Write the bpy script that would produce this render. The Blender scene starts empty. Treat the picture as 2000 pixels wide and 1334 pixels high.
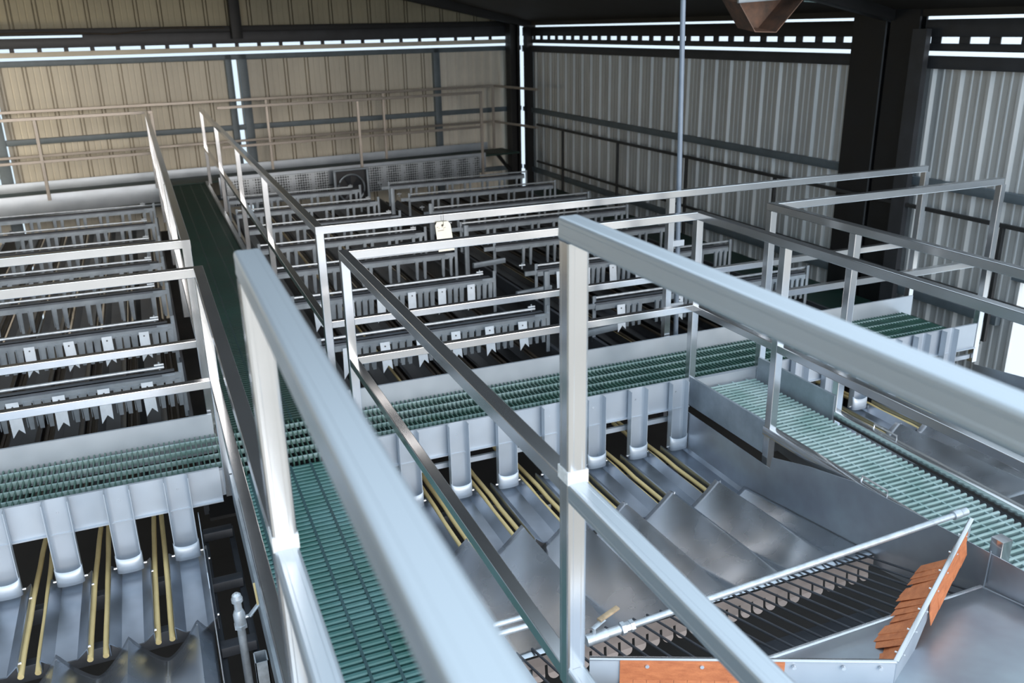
import bpy, math, random
from mathutils import Vector, Matrix
random.seed(7)
C = bpy.context.scene.collection
PI = math.pi
scene = bpy.context.scene

# ------------------------------------------------------------------ camera
CA, CB, CR, FP = -0.38801242570862565, 1.2261300821914893, -0.0207525422082218, 1711.4475535
CL = Vector((-0.8339181710304131, -4.202227915073307, 2.088094188827132))
ROT = Matrix.Rotation(CA, 3, 'Z') @ Matrix.Rotation(CB, 3, 'X') @ Matrix.Rotation(CR, 3, 'Z')

def P(u, v, ax, val):
    """photo pixel (2000x1334) -> world point on the plane axis = val"""
    r = ROT @ Vector(((u - 1000) / FP, -(v - 667) / FP, -1.0))
    i = 'xyz'.index(ax)
    return CL + r * ((val - CL[i]) / r[i])

cd = bpy.data.cameras.new('camera')
cam = bpy.data.objects.new('camera', cd)
C.objects.link(cam)
cam.matrix_world = Matrix.Translation(CL) @ ROT.to_4x4()
cd.sensor_width = 36
cd.lens = FP * 36 / 2000
cd.clip_start = 0.02
cd.dof.use_dof = True
cd.dof.focus_distance = 3.7
cd.dof.aperture_fstop = 4.0
scene.camera = cam

# ------------------------------------------------------------------ materials
def mat(name, col, rough=.5, metal=0., var=.12, scale=6., bump=.0, bscale=40., stretch=(1, 1, 1), col2=None, detail=4, rvar=.1, spec=.5):
    m = bpy.data.materials.new(name)
    m.use_nodes = True
    nt = m.node_tree
    b = nt.nodes['Principled BSDF']
    tc = nt.nodes.new('ShaderNodeTexCoord')
    mp = nt.nodes.new('ShaderNodeMapping')
    mp.inputs['Scale'].default_value = stretch
    nt.links.new(tc.outputs['Object'], mp.inputs['Vector'])
    n = nt.nodes.new('ShaderNodeTexNoise')
    n.inputs['Scale'].default_value = scale
    n.inputs['Detail'].default_value = detail
    n.inputs['Roughness'].default_value = .6
    nt.links.new(mp.outputs['Vector'], n.inputs['Vector'])
    cr = nt.nodes.new('ShaderNodeValToRGB')
    c2 = col2 or tuple(c * (1 - 2.2 * var) for c in col)
    cr.color_ramp.elements[0].position = .3
    cr.color_ramp.elements[0].color = (*c2, 1)
    cr.color_ramp.elements[1].position = .68
    cr.color_ramp.elements[1].color = (*[min(1, c * (1 + var * .6)) for c in col], 1)
    nt.links.new(n.outputs['Fac'], cr.inputs['Fac'])
    nt.links.new(cr.outputs['Color'], b.inputs['Base Color'])
    b.inputs['Metallic'].default_value = metal
    b.inputs['Specular IOR Level'].default_value = spec
    mr = nt.nodes.new('ShaderNodeMapRange')
    mr.inputs['To Min'].default_value = max(.03, rough - rvar)
    mr.inputs['To Max'].default_value = min(1, rough + rvar)
    nt.links.new(n.outputs['Fac'], mr.inputs['Value'])
    nt.links.new(mr.outputs['Result'], b.inputs['Roughness'])
    if bump:
        n2 = nt.nodes.new('ShaderNodeTexNoise')
        n2.inputs['Scale'].default_value = bscale
        n2.inputs['Detail'].default_value = 3
        nt.links.new(mp.outputs['Vector'], n2.inputs['Vector'])
        bp = nt.nodes.new('ShaderNodeBump')
        bp.inputs['Strength'].default_value = bump
        bp.inputs['Distance'].default_value = .01
        nt.links.new(n2.outputs['Fac'], bp.inputs['Height'])
        nt.links.new(bp.outputs['Normal'], b.inputs['Normal'])
    return m

M = {}
M['rail'] = mat('brushed_tube_steel', (.72, .73, .75), .18, .95, .03, 3, .0, 60, col2=(.68, .69, .71), rvar=.03, detail=2)
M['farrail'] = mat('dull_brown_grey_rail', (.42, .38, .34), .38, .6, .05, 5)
M['railx'] = mat('brushed_tube_steel_wide', (.60, .66, .71), .36, .80, .04, 3, .0, 40, stretch=(1, .25, 1), col2=(.54, .59, .65), rvar=.03, detail=2)
M['plate'] = mat('blasted_stainless_plate', (.52, .58, .65), .42, .45, .05, 4, .0, 80, col2=(.45, .51, .58), detail=2)
M['sheet'] = mat('mill_stainless_sheet', (.48, .52, .58), .27, .95, .08, 4, .0, 3, col2=(.42, .45, .48), detail=2, rvar=.04)
M['pan'] = mat('scratched_pan_steel', (.52, .58, .63), .40, .85, .08, 4, .0, 60, col2=(.45, .47, .53), detail=3, rvar=.05)
M['tray'] = mat('tray_stainless', (.40, .44, .50), .30, .92, .08, 5, .0, 8, col2=(.32, .35, .40), detail=2, rvar=.05)
M['frame'] = mat('machine_frame_steel', (.40, .46, .52), .45, .6, .10, 6, .03, 30, col2=(.28, .33, .38))
M['midframe'] = mat('mid_grey_flange_steel', (.16, .18, .21), .5, .5, .1, 6)
M['dframe'] = mat('dark_machine_steel', (.10, .11, .13), .5, .6, .15, 5)
M['shadetray'] = mat('shaded_tray_steel', (.035, .038, .045), .35, .8, .2, 5)  # darker copy of the tray steel, with the shade put into its colour
M['darkbrown'] = mat('shaded_roller', (.075, .058, .042), .55, .1, .2, 4, stretch=(3, .5, 3))  # far rollers are cream; their shade is put into this dark brown
M['yellow'] = mat('cream_rubber', (.70, .56, .28), .5, 0, .10, 4, .02, 30, stretch=(2, .6, 2), col2=(.52, .40, .18))
M['green'] = mat('green_grating_plastic', (.055, .135, .105), .36, 0, .14, 7, .15, 90, col2=(.035, .09, .08))
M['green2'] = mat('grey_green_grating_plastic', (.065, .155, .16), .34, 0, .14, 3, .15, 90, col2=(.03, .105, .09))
M['green3'] = mat('pale_green_grating_plastic', (.33, .44, .45), .38, 0, .12, 5, .1, 90, col2=(.17, .29, .28))
M['gstrip'] = mat('grating_tie_bar', (.03, .075, .085), .5, 0, .1, 8)
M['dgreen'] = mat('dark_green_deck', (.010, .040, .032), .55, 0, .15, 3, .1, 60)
M['black'] = mat('black_painted_steel', (.012, .013, .015), .55, 0, .2, 4, .03, 40)
M['dgrey'] = mat('dark_grey_steel', (.055, .058, .066), .5, .2, .12, 4)
M['girt'] = mat('blue_grey_girt', (.16, .20, .23), .5, .2, .1, 4)
M['darkrail'] = mat('dark_rail_paint', (.05, .052, .055), .45, .3, .15, 5)
M['wallfar'] = mat('beige_wall_sheet', (.74, .69, .58), .55, 0, .07, 1.5, .05, 6, stretch=(1, 1, .4))
M['wallfar2'] = mat('pale_wall_sheet', (.85, .80, .70), .5, 0, .06, 1.5, .05, 6)
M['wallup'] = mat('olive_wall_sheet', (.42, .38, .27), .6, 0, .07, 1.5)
M['wallright'] = mat('galvanised_wall_sheet', (.66, .68, .69), .42, .25, .08, 2, .05, 6, stretch=(1, 1, .4))
M['roof'] = mat('dark_roof_sheet', (.035, .030, .024), .7, 0, .15, 2)
M['floor'] = mat('dark_concrete', (.035, .036, .038), .85, 0, .15, 1.2, .1, 20)
M['ground'] = mat('pale_yard_ground', (.62, .54, .46), .9, 0, .1, .6)
M['orange'] = mat('orange_rubber', (.62, .22, .09), .6, 0, .12, 20, .2, 120, col2=(.48, .15, .06), stretch=(1, 1, 3))
M['tooth'] = mat('warm_grey_tooth_plate', (.32, .28, .27), .5, .3, .1, 6)
M['paper'] = mat('cream_card', (.86, .80, .66), .7, 0, .03, 20)
M['ink'] = mat('faded_ink', (.35, .28, .26), .8)
M['galv'] = mat('galvanised_pipe', (.56, .62, .68), .38, .55, .12, 25, .08, 90)
M['weld'] = mat('ground_weld_patch', (.86, .87, .88), .5, .2, .1, 80, .3, 150)
M['bolt'] = mat('bright_bolt', (.80, .82, .85), .25, .8, .05, 30)
M['pipe'] = mat('blue_grey_conduit', (.20, .25, .32), .45, .2, .08, 5)
M['rust'] = mat('rusty_scoop_steel', (.24, .14, .10), .6, .2, .2, 8, .1, 30, col2=(.10, .08, .07))
M['wood'] = mat('worn_handle_grip', (.45, .34, .22), .7, 0, .2, 20)
M['tagsteel'] = mat('bright_notched_plate', (.78, .86, .95), .5, .1, .04, 20)

def perf(name):
    m = mat(name, (.42, .46, .50), .45, .4, .05)
    nt = m.node_tree
    b = nt.nodes['Principled BSDF']
    tc = nt.nodes.new('ShaderNodeTexCoord')
    v = nt.nodes.new('ShaderNodeTexVoronoi')
    v.inputs['Scale'].default_value = 26
    v.inputs['Randomness'].default_value = .1
    nt.links.new(tc.outputs['Object'], v.inputs['Vector'])
    cr = nt.nodes.new('ShaderNodeValToRGB')
    cr.color_ramp.elements[0].position = .40
    cr.color_ramp.elements[0].color = (.07, .08, .09, 1)
    cr.color_ramp.elements[1].position = .46
    cr.color_ramp.elements[1].color = (.52, .57, .62, 1)
    nt.links.new(v.outputs['Distance'], cr.inputs['Fac'])
    nt.links.new(cr.outputs['Color'], b.inputs['Base Color'])
    return m
M['perf'] = perf('perforated_guard')

# ------------------------------------------------------------------ mesh helpers
ORG = {}

class MB:
    def __init__(s):
        s.v = []; s.f = []
    def add(s, vs, fs):
        n = len(s.v)
        s.v += [tuple(v) for v in vs]
        s.f += [tuple(i + n for i in f) for f in fs]
        return s
    def box(s, x0, x1, y0, y1, z0, z1):
        vs = [(x, y, z) for x in (x0, x1) for y in (y0, y1) for z in (z0, z1)]
        return s.add(vs, [(0, 1, 3, 2), (4, 6, 7, 5), (0, 4, 5, 1), (2, 3, 7, 6), (0, 2, 6, 4), (1, 5, 7, 3)])
    def prof(s, p0, p1, pts, up=(0, 0, 1), closed=True, caps=True, m0=0, m1=0):
        """extrude 2D profile pts (side, up) from p0 to p1"""
        p0 = Vector(p0); p1 = Vector(p1)
        d = (p1 - p0).normalized()
        up = Vector(up)
        sd = d.cross(up).normalized()
        u = sd.cross(d).normalized()
        n = len(pts)
        vs = [p0 + sd * a + u * b + d * (m0 * a) for a, b in pts] + [p1 + sd * a + u * b + d * (m1 * a) for a, b in pts]
        fs = []
        for i in range(n if closed else n - 1):
            j = (i + 1) % n
            fs.append((i, j, n + j, n + i))
        if caps and closed:
            fs.append(tuple(range(n - 1, -1, -1)))
            fs.append(tuple(range(n, 2 * n)))
        return s.add(vs, fs)
    def bar(s, p0, p1, w, h, r=.003, up=(0, 0, 1), m0=0, m1=0):
        a, b = w / 2, h / 2
        r = min(r, a * .45, b * .45)
        k = r * .3
        pts = [(-a + r, -b), (a - r, -b), (a - k, -b + k), (a, -b + r), (a, b - r), (a - k, b - k), (a - r, b), (-a + r, b), (-a + k, b - k), (-a, b - r), (-a, -b + r), (-a + k, -b + k)]
        return s.prof(p0, p1, pts, up, m0=m0, m1=m1)
    def tube(s, pts, r, n=12):
        pts = [Vector(p) for p in pts]
        rings = []
        for i, p in enumerate(pts):
            d = (pts[min(i + 1, len(pts) - 1)] - pts[max(i - 1, 0)]).normalized()
            a = Vector((0, 0, 1)) if abs(d.z) < .9 else Vector((1, 0, 0))
            e1 = d.cross(a).normalized(); e2 = d.cross(e1)
            rr = r[i] if isinstance(r, (list, tuple)) else r
            rings.append([p + (e1 * math.cos(2 * PI * k / n) + e2 * math.sin(2 * PI * k / n)) * rr for k in range(n)])
        vs = [v for R in rings for v in R]
        fs = []
        for i in range(len(pts) - 1):
            for k in range(n):
                l = (k + 1) % n
                fs.append((i * n + k, i * n + l, (i + 1) * n + l, (i + 1) * n + k))
        fs.append(tuple(range(n))); fs.append(tuple((len(pts) - 1) * n + k for k in reversed(range(n))))
        return s.add(vs, fs)
    def plate(s, poly, t):
        """planar polygon (3D points) thickened by vector t"""
        t = Vector(t)
        n = len(poly)
        vs = [Vector(p) for p in poly] + [Vector(p) + t for p in poly]
        fs = [tuple(range(n)), tuple(range(2 * n - 1, n - 1, -1))]
        for i in range(n):
            j = (i + 1) % n
            fs.append((i, n + i, n + j, j))
        return s.add(vs, fs)
    def sheet(s, fn, nu, nv):
        vs = [fn(i / nu, j / nv) for i in range(nu + 1) for j in range(nv + 1)]
        fs = [(i * (nv + 1) + j, i * (nv + 1) + j + 1, (i + 1) * (nv + 1) + j + 1, (i + 1) * (nv + 1) + j) for i in range(nu) for j in range(nv)]
        return s.add(vs, fs)
    def build(s, name, m, parent=None, smooth=True, angle=35, solid=0):
        me = bpy.data.meshes.new(name)
        off = ORG.get(parent.name, Vector()) if parent else Vector()
        me.from_pydata([tuple(Vector(v) - off) for v in s.v], [], s.f)
        me.materials.append(M[m])
        me.validate()
        import bmesh
        bm = bmesh.new(); bm.from_mesh(me)
        bmesh.ops.recalc_face_normals(bm, faces=bm.faces)
        bm.to_mesh(me); bm.free()
        if smooth:
            me.shade_smooth()
            me.set_sharp_from_angle(angle=math.radians(angle))
        o = bpy.data.objects.new(name, me)
        C.objects.link(o)
        if parent:
            o.parent = parent
            ORG[o.name] = off
        if solid:
            md = o.modifiers.new('thickness', 'SOLIDIFY'); md.thickness = solid; md.offset = 0
        return o

def bolt(a, c, r, parent):
    return MB().tube([a, c], r, 8).build('bolt', 'bolt', parent)

def tag(o, label=None, cat=None, group=None, kind=None):
    if label: o['label'] = label
    if cat: o['category'] = cat
    if group: o['group'] = group
    if kind: o['kind'] = kind
    return o

def thing(name, loc, label, cat, group=None):
    o = bpy.data.objects.new(name, None)
    C.objects.link(o)
    o.location = loc
    o.empty_display_size = .1
    ORG[o.name] = Vector(loc)
    return tag(o, label, cat, group)

def struct(o):
    o['kind'] = 'structure'; return o

FLOOR = -2.3
RUN = (lambda a, b, k: (Vector(a) * (1 - k) + Vector(b) * k))

# ------------------------------------------------------------------ building shell
w0 = Vector((-2.6, 10.4)); w1 = Vector((5.9, 11.43))
wd = (w1 - w0).normalized(); wn = Vector((wd.y, -wd.x))   # into the room
def WP(s_, z, off=0):
    q = w0 + wd * s_ + wn * off
    return Vector((q.x, q.y, z))
WL = (w1 - w0).length

def corr(mb, a, b, z0, z1, inward, pitch, ribs, phase=0):
    """corrugated sheet between plan points a and b; ribs = list of (t, depth) over one pitch"""
    a = Vector(a); b = Vector(b)
    d = (b - a); L = d.length; d.normalize()
    pts = []
    k = math.floor(-phase / pitch) - 1
    while k * pitch + phase < L + pitch:
        for t, h in ribs:
            x = k * pitch + phase + t * pitch
            pts.append((x, h))
        k += 1
    pts = [(x, h) for x, h in pts if 0 <= x <= L]
    pts = [(0, 0)] + pts + [(L, 0)]
    vs = []
    for x, h in pts:
        q = a + d * x + Vector(inward) * h
        vs += [(q.x, q.y, z0), (q.x, q.y, z1)]
    mb.add(vs, [(2 * i, 2 * i + 1, 2 * i + 3, 2 * i + 2) for i in range(len(pts) - 1)])

RF = [(0, 0), (.015, -.05), (.05, -.05), (.065, 0), (.15, 0), (.165, -.05), (.20, -.05), (.215, 0), (.45, 0), (.47, -.004), (.50, -.004), (.52, 0), (.72, 0), (.74, -.004), (.77, -.004), (.79, 0)]
RR = [(0, 0), (.07, .03), (.17, .03), (.24, 0), (.42, 0), (.45, .008), (.50, .008), (.53, 0), (.70, 0), (.73, .008), (.78, .008), (.81, 0)]
RS = [(0, 0), (.12, .03), (.42, .03), (.54, 0)]
fl = MB().box(-6.5, 5.9, -6, 11.5, FLOOR - .1, FLOOR)
struct(fl.build('floor', 'floor'))
g = MB().box(-40, 40, -50, -6, FLOOR - .16, FLOOR - .06)
struct(g.build('trim_1', 'ground'))  # yard ground outside the open side, out of view, pale to bounce light

def wall_back():
    m = MB()
    a = lambda s_: (w0 + wd * s_)
    corr(m, a(-.02), a(3.24), FLOOR, 1.72, wn, .313, RF, phase=.05)
    corr(m, a(3.34), a(6.72), FLOOR, 1.72, wn, .345, RF, phase=.05)
    o = struct(m.build('wall_back', 'wallfar', smooth=False))
    m = MB(); corr(m, a(6.8), a(WL - .12), FLOOR, 1.72, wn, .175, RS)
    q = m.build('wall_panel', 'wallfar2', o, smooth=False)
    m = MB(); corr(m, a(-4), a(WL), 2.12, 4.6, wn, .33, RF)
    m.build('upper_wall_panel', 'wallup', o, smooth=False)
wall_back()

def hbeam(name, z0, z1, off, d, m, s0=-4, s1=None):
    s1 = WL - .1 if s1 is None else s1
    b = MB(); zc = (z0 + z1) / 2
    b.bar(WP(s0, zc, off), WP(s1, zc, off), d, z1 - z0, .004)
    return struct(b.build(name, m))
n_trim = [1]
def trim(b, m):
    n_trim[0] += 1
    return struct(b.build('trim_%d' % n_trim[0], m))
def far_beam(z0, z1, off, d, m, s0=-4, s1=None):
    s1 = WL - .1 if s1 is None else s1
    b = MB(); zc = (z0 + z1) / 2
    b.bar(WP(s0, zc, off), WP(s1, zc, off), d, z1 - z0, .004)
    return trim(b, m)
far_beam(2.10, 2.19, .06, .10, 'black')
far_beam(1.93, 2.105, .03, .05, 'dgrey', 1.2)
far_beam(1.93, 2.068, .03, .05, 'dgrey', -4, 1.2)
# spacer blocks between band and strip leave the dashes of daylight
b = MB()
k = -3.9
while k < WL - .2:
    b.bar(WP(k, 1.905, .03), WP(k + .06, 1.905, .03), .012, .08, .002)
    k += .345
trim(b, 'dgrey')
far_beam(1.812, 1.882, .03, .03, 'wallfar')
far_beam(1.69, 1.77, .05, .08, 'girt')
far_beam(.62, .70, .05, .06, 'girt')
far_beam(-.46, -.38, .05, .06, 'girt')
for s_, w_ in ((3.2, .10), (3.42, .13), (6.76, .12), (-.12, .16)):
    b = MB(); b.bar(WP(s_, FLOOR, .05), WP(s_, 1.77, .05), w_, .08, .004, up=(wd.x, wd.y, 0)) if False else b.bar(WP(s_, FLOOR, .05), WP(s_, 1.77, .05), .08, w_, .004, up=(wd.x, wd.y, 0))
    trim(b, 'girt')
b = MB(); b.bar(WP(3.36, 2.0, .16), WP(3.36, 4.2, .16), .12, .16, .004, up=(wd.x, wd.y, 0)); trim(b, 'black')
# louvred window at the left end of the back wall
m = MB()
for k in range(8):
    z = -.1 + .14 * k
    m.bar(WP(-1.3, z, .02), WP(-.2, z, .02), .06, .02, .003, up=(0, .6, 1))
win = MB()
win.bar(WP(-1.34, -.2, .04), WP(-.2, -.2, .04), .06, .05)
win.bar(WP(-1.34, 1.05, .04), WP(-.2, 1.05, .04), .06, .05)
wo = struct(win.build('window_1', 'girt'))
m.build('louvre_slats', 'plate', wo)
m = MB(); corr(m, w0 + wd * -4, w0 + wd * -1.34, FLOOR, 1.72, wn, .313, RF)
corr(m, w0 + wd * -1.34, w0 + wd * -.2, 1.08, 1.72, wn, .313, RF)
corr(m, w0 + wd * -1.34, w0 + wd * -.2, FLOOR, -.22, wn, .313, RF)
m.build('side_wall_panel', 'wallfar', bpy.data.objects['wall_back'], smooth=False)

# right wall, plane x = 5.9
XW = 5.9
m = MB()
corr(m, (XW, 11.25), (XW, 3.0), FLOOR, 1.70, (-1, 0), .305, RR, .06)
corr(m, (XW, 2.1), (XW, .76), FLOOR, 1.66, (-1, 0), .305, RR, .06)
corr(m, (XW, .76), (XW, -1.6), -.02, 1.66, (-1, 0), .305, RR, .08)
corr(m, (XW, -1.6), (XW, -4.4), FLOOR, 1.66, (-1, 0), .305, RR)
struct(m.build('wall_right', 'wallright', smooth=False))
def rbeam(z0, z1, y0, y1, d, m, off=.04):
    b = MB(); zc = (z0 + z1) / 2
    b.bar((XW - off, y0, zc), (XW - off, y1, zc), d, z1 - z0, .004)
    return trim(b, m)
for y0, y1 in ((11.3, 2.95), (2.1, -4.4)):
    rbeam(1.93, 2.078, y0, y1, .06, 'black' if y0 > 5 else 'dgrey')
    rbeam(1.81, 1.875, y0, y1, .03, 'dgrey')
    rbeam(1.66, 1.77, y0, y1, .08, 'dgrey')
    rbeam(.61, .69, y0, y1, .06, 'girt', .05)
    rbeam(-.46, -.38, y0, .9 if y0 < 3 else y1, .06, 'girt', .05)
b = MB(); y = 11.2
while y > -4.3:
    b.box(XW - .04, XW - .03, y - .11, y, 1.87, 1.935); y -= .305
trim(b, 'dgrey')
b = MB(); b.box(XW - .1, XW + .02, -4.4, 11.4, 2.105, 2.6); trim(b, 'roof')
b = MB(); b.bar((XW - .06, 6.3, FLOOR), (XW - .06, 6.3, 1.7), .1, .14, .004); trim(b, 'girt')
# door opening trim in the right wall
b = MB(); b.bar((XW - .02, .80, FLOOR), (XW - .02, .80, -.02), .16, .08, .004); b.bar((XW - .02, -1.6, .0), (XW - .02, .84, .0), .08, .06, .004)
struct(b.build('door_1', 'girt'))
# black columns
def hcol(name, x, y, w, d, z1, label, m='black'):
    b = MB()
    b.box(x - d / 2, x - d / 2 + .02, y - w / 2, y + w / 2, FLOOR, z1)
    b.box(x + d / 2 - .02, x + d / 2, y - w / 2, y + w / 2, FLOOR, z1)
    b.box(x - d / 2 + .02, x + d / 2 - .02, y - w / 2 + .04, y + w / 2 - .04, FLOOR, z1)
    return tag(b.build(name, m, smooth=False), label, 'column')
hcol('steel_column', 5.83, 2.74, .42, .10, 2.35, 'wide black steel column on the right wall, farther of the twin pair')
hcol('steel_column', 5.83, 2.30, .34, .10, 2.35, 'wide black steel column on the right wall, nearer of the twin pair')
b = MB(); b.box(5.72, 5.78, 1.98, 2.14, FLOOR, 2.0); trim(b, 'dgrey')
b = MB()
b.box(5.46, 5.50, 10.98, 11.22, FLOOR, 2.6); b.box(5.60, 5.64, 10.98, 11.22, FLOOR, 2.6); b.box(5.46, 5.64, 11.08, 11.10, FLOOR, 2.6)
b.box(5.74, 5.86, 10.9, 11.05, FLOOR, 2.6)
tag(b.build('corner_column', 'black', smooth=False), 'black steel column standing in the far corner where the two walls meet', 'column')

# roof: slopes up to the left from the right eave
def roofz(x): return 2.14 + (XW - x) * .24 if x > 1.5 else 2.14 + 4.4 * .24 + (1.5 - x) * .12
ROOF0 = .5
m = MB()
xs = [XW, 1.5, -6.5]
for i in range(2):
    m.add([(xs[i], ROOF0, roofz(xs[i])), (xs[i], 11.6, roofz(xs[i])), (xs[i + 1], 11.6, roofz(xs[i + 1])), (xs[i + 1], ROOF0, roofz(xs[i + 1]))], [(0, 1, 2, 3)])
struct(m.build('ceiling', 'roof', smooth=False))
for y in (10.9, 2.5):
    b = MB(); b.bar((XW, y, roofz(XW) + .02), (1.5, y, roofz(1.5) - .12), .14, .22); b.bar((1.5, y, roofz(1.5) - .12), (-6.5, y, roofz(-6.5) - .12), .14, .22)
    trim(b, 'black')
m = MB(); corr(m, (-6.5, -6), (-6.5, 11.5), FLOOR, 4.3, (1, 0), .305, RR)
struct(m.build('wall_left', 'wallfar', smooth=False))

# ------------------------------------------------------------------ gratings and walkways
def grating(x0, x1, y0, y1, ztop, along, pitch, w, depth, m, tie_pitch, tie_w, parent, name='grating', tie_m='gstrip', tie_drop=.004):
    """along = 'x': bearing bars run in x and repeat in y"""
    b = MB()
    ch = min(w * .3, .005)
    prof = [(-w / 2, -depth), (w / 2, -depth), (w / 2, -ch), (w / 2 - ch, 0), (-w / 2 + ch, 0), (-w / 2, -ch)]
    if along == 'x':
        y = y0 + pitch / 2
        while y < y1:
            b.prof((x0, y, ztop), (x1, y, ztop), prof); y += pitch
    else:
        x = x0 + pitch / 2
        while x < x1:
            b.prof((x, y0, ztop), (x, y1, ztop), prof); x += pitch
    o = b.build(name, m, parent, smooth=False)
    t = MB()
    if along == 'x':
        x = x0 + tie_pitch / 2
        while x < x1:
            t.box(x - tie_w / 2, x + tie_w / 2, y0, y1, ztop - depth * .8, ztop - tie_drop); x += tie_pitch
    else:
        y = y0 + tie_pitch / 2
        while y < y1:
            t.box(x0, x1, y - tie_w / 2, y + tie_w / 2, ztop - depth * .8, ztop - tie_drop); y += tie_pitch
    t.build('tie_bars', tie_m, parent, smooth=False)
    return o

GZ = -.03
# long walkway
t = thing('walkway', (-.34, 0, FLOOR), 'long green grating walkway running from the camera away to the back wall', 'walkway')
grating(-.63, -.05, -3.1, .0, GZ, 'x', .036, .024, .03, 'green2', .103, .011, t, tie_drop=-.001)
grating(-.63, -.05, .60, 9.75, GZ, 'x', .036, .023, .03, 'dgreen', .145, .014, t, name='far_grating', tie_drop=.001)  # same grating as the near part, coloured darker to stand for shade
for x in (-.655, -.025):
    b = MB(); b.box(x - .02, x + .02, -3.1, -.03, -.16, 0 if x < -.3 else -.0); b.build('side_beam', 'frame', t)
    b = MB(); b.box(x - .02, x + .02, .64, 9.75, -.16, .0); b.build('side_beam', 'frame', t)
b = MB(); b.box(-.79, .10, .66, 9.3, -.62, -.60); b.build('shade_sheet', 'black', t)  # black sheet added to darken the gaps below and beside the walkway
for y in (-3.0, -1.6, -.3, 1.2, 4, 7, 9.6):
    b = MB(); b.bar((-.63, y, -.13), (-.05, y, -.13), .06, .1); b.build('cross_beam', 'dframe', t)
for y in (-2.8, 1.2, 5, 9.4):
    for x in (-.62, -.06):
        b = MB(); b.bar((x, y, FLOOR), (x, y, -.16), .08, .08); b.build('support_leg', 'dframe', t)

# cross walkway
t = thing('walkway', (0.5, .3, FLOOR), 'green grating cross walkway running left to right behind the row of chutes', 'walkway')
grating(-3.6, 4.36, .035, .575, GZ, 'y', .027, .008, .03, 'green', .108, .012, t, tie_m='green3', tie_drop=.0)
for x0, x1 in ((-3.6, -.70), (.02, 4.46)):
    b = MB(); b.box(x0, x1, .585, .60, -.15, .085); b.build('toe_board', 'plate', t)
    b = MB(); b.box(x0, x1, .0, .03, -.12, .02); b.build('edge_beam', 'plate', t)
for x in (-3.2, -.8, 1.9, 4.2):
    for y in (.05, .56):
        b = MB(); b.bar((x, y, FLOOR), (x, y, -.12), .07, .07); b.build('support_leg', 'dframe', t)

# right branch walkway
t = thing('walkway', (2.3, -1.3, FLOOR), 'short pale green grating branch walkway coming off the cross walkway on the right', 'walkway')
grating(2.10, 2.52, -3.2, -.02, GZ, 'x', .036, .016, .028, 'green3', .105, .010, t, tie_m='green3', tie_drop=.004)
b = MB(); b.box(2.045, 2.06, -.74, -.02, -.13, .055); b.build('toe_board', 'frame', t)
b = MB(); b.box(2.55, 2.565, -.70, -.02, -.10, .10); b.build('toe_board', 'frame', t)
for x, y0, z in ((2.06, -.74, .01), (2.58, -.68, -.02)):
    b = MB()
    b.bar((x, y0, z), (x, -3.2, z), .05, .05)
    b.build('side_beam', 'rail', t)
    hy = -1.58 if x < 2.3 else -1.12
    b = MB(); b.tube([(x + .02, hy + .16, z + .02), (x + .02, hy + .16, z + .045), (x + .02, hy, z + .045), (x + .02, hy, z + .02)], .005, 8)
    b.build('lift_handle', 'bolt', t)
for x in (2.06, 2.56):
    for y in (-.6, -3.0):
        b = MB(); b.bar((x, y, FLOOR), (x, y, -.1), .07, .07); b.build('support_leg', 'dframe', t)

# far walkway along the back wall
t = thing('walkway', (*WP(3.3, 0, .7).xy, FLOOR), 'walkway along the back wall with pale fascia beams at the far end', 'walkway')
b = MB()
b.add([WP(-2, -.01, .95), WP(7.9, -.01, .95), WP(7.9, -.01, .3), WP(-2, -.01, .3), WP(-2, -.04, .95), WP(7.9, -.04, .95), WP(7.9, -.04, .3), WP(-2, -.04, .3)],
      [(0, 1, 2, 3), (7, 6, 5, 4), (0, 4, 5, 1), (1, 5, 6, 2), (2, 6, 7, 3), (3, 7, 4, 0)])
b.build('deck', 'dgreen', t, smooth=False)
for s0, s1 in ((-2.2, 1.95), (2.65, 7.2)):
    b = MB(); b.bar(WP(s0, -.10, .97), WP(s1, -.10, .97), .03, .27); b.build('fascia_beam', 'plate', t)
    b = MB(); b.bar(WP(s0, -.27, .95), WP(s1, -.27, .95), .06, .03); b.build('fascia_flange', 'frame', t)
b = MB(); b.bar(WP(-2.2, .05, .3), WP(7.6, .05, .3), .02, .14); b.build('toe_board', 'plate', t)
for s_ in (-1.5, 2, 5, 7.7):
    b = MB(); b.bar(WP(s_, FLOOR, .6), WP(s_, -.04, .6), .09, .09); b.build('support_leg', 'dgrey', t)
b = MB(); b.bar(WP(7.55, -.04, .75), WP(8.0, -.5, .6), .05, .05); b.build('diagonal_brace', 'black', t)

# lower side walkway along the right wall
t = thing('walkway', (5.35, 5, FLOOR), 'lower dark green walkway running beside the right wall', 'walkway')
b = MB(); b.box(5.02, 5.74, .95, 10.2, -.63, -.59); b.build('deck', 'dgreen', t)
b = MB(); b.box(4.98, 5.01, .95, 10.2, -.72, -.58); b.build('edge_beam', 'dframe', t)
for y in (1.1, 4, 7, 10):
    for x in (5.1, 5.6):
        b = MB(); b.bar((x, y, FLOOR), (x, y, -.63), .07, .07); b.build('support_leg', 'dframe', t)

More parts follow.
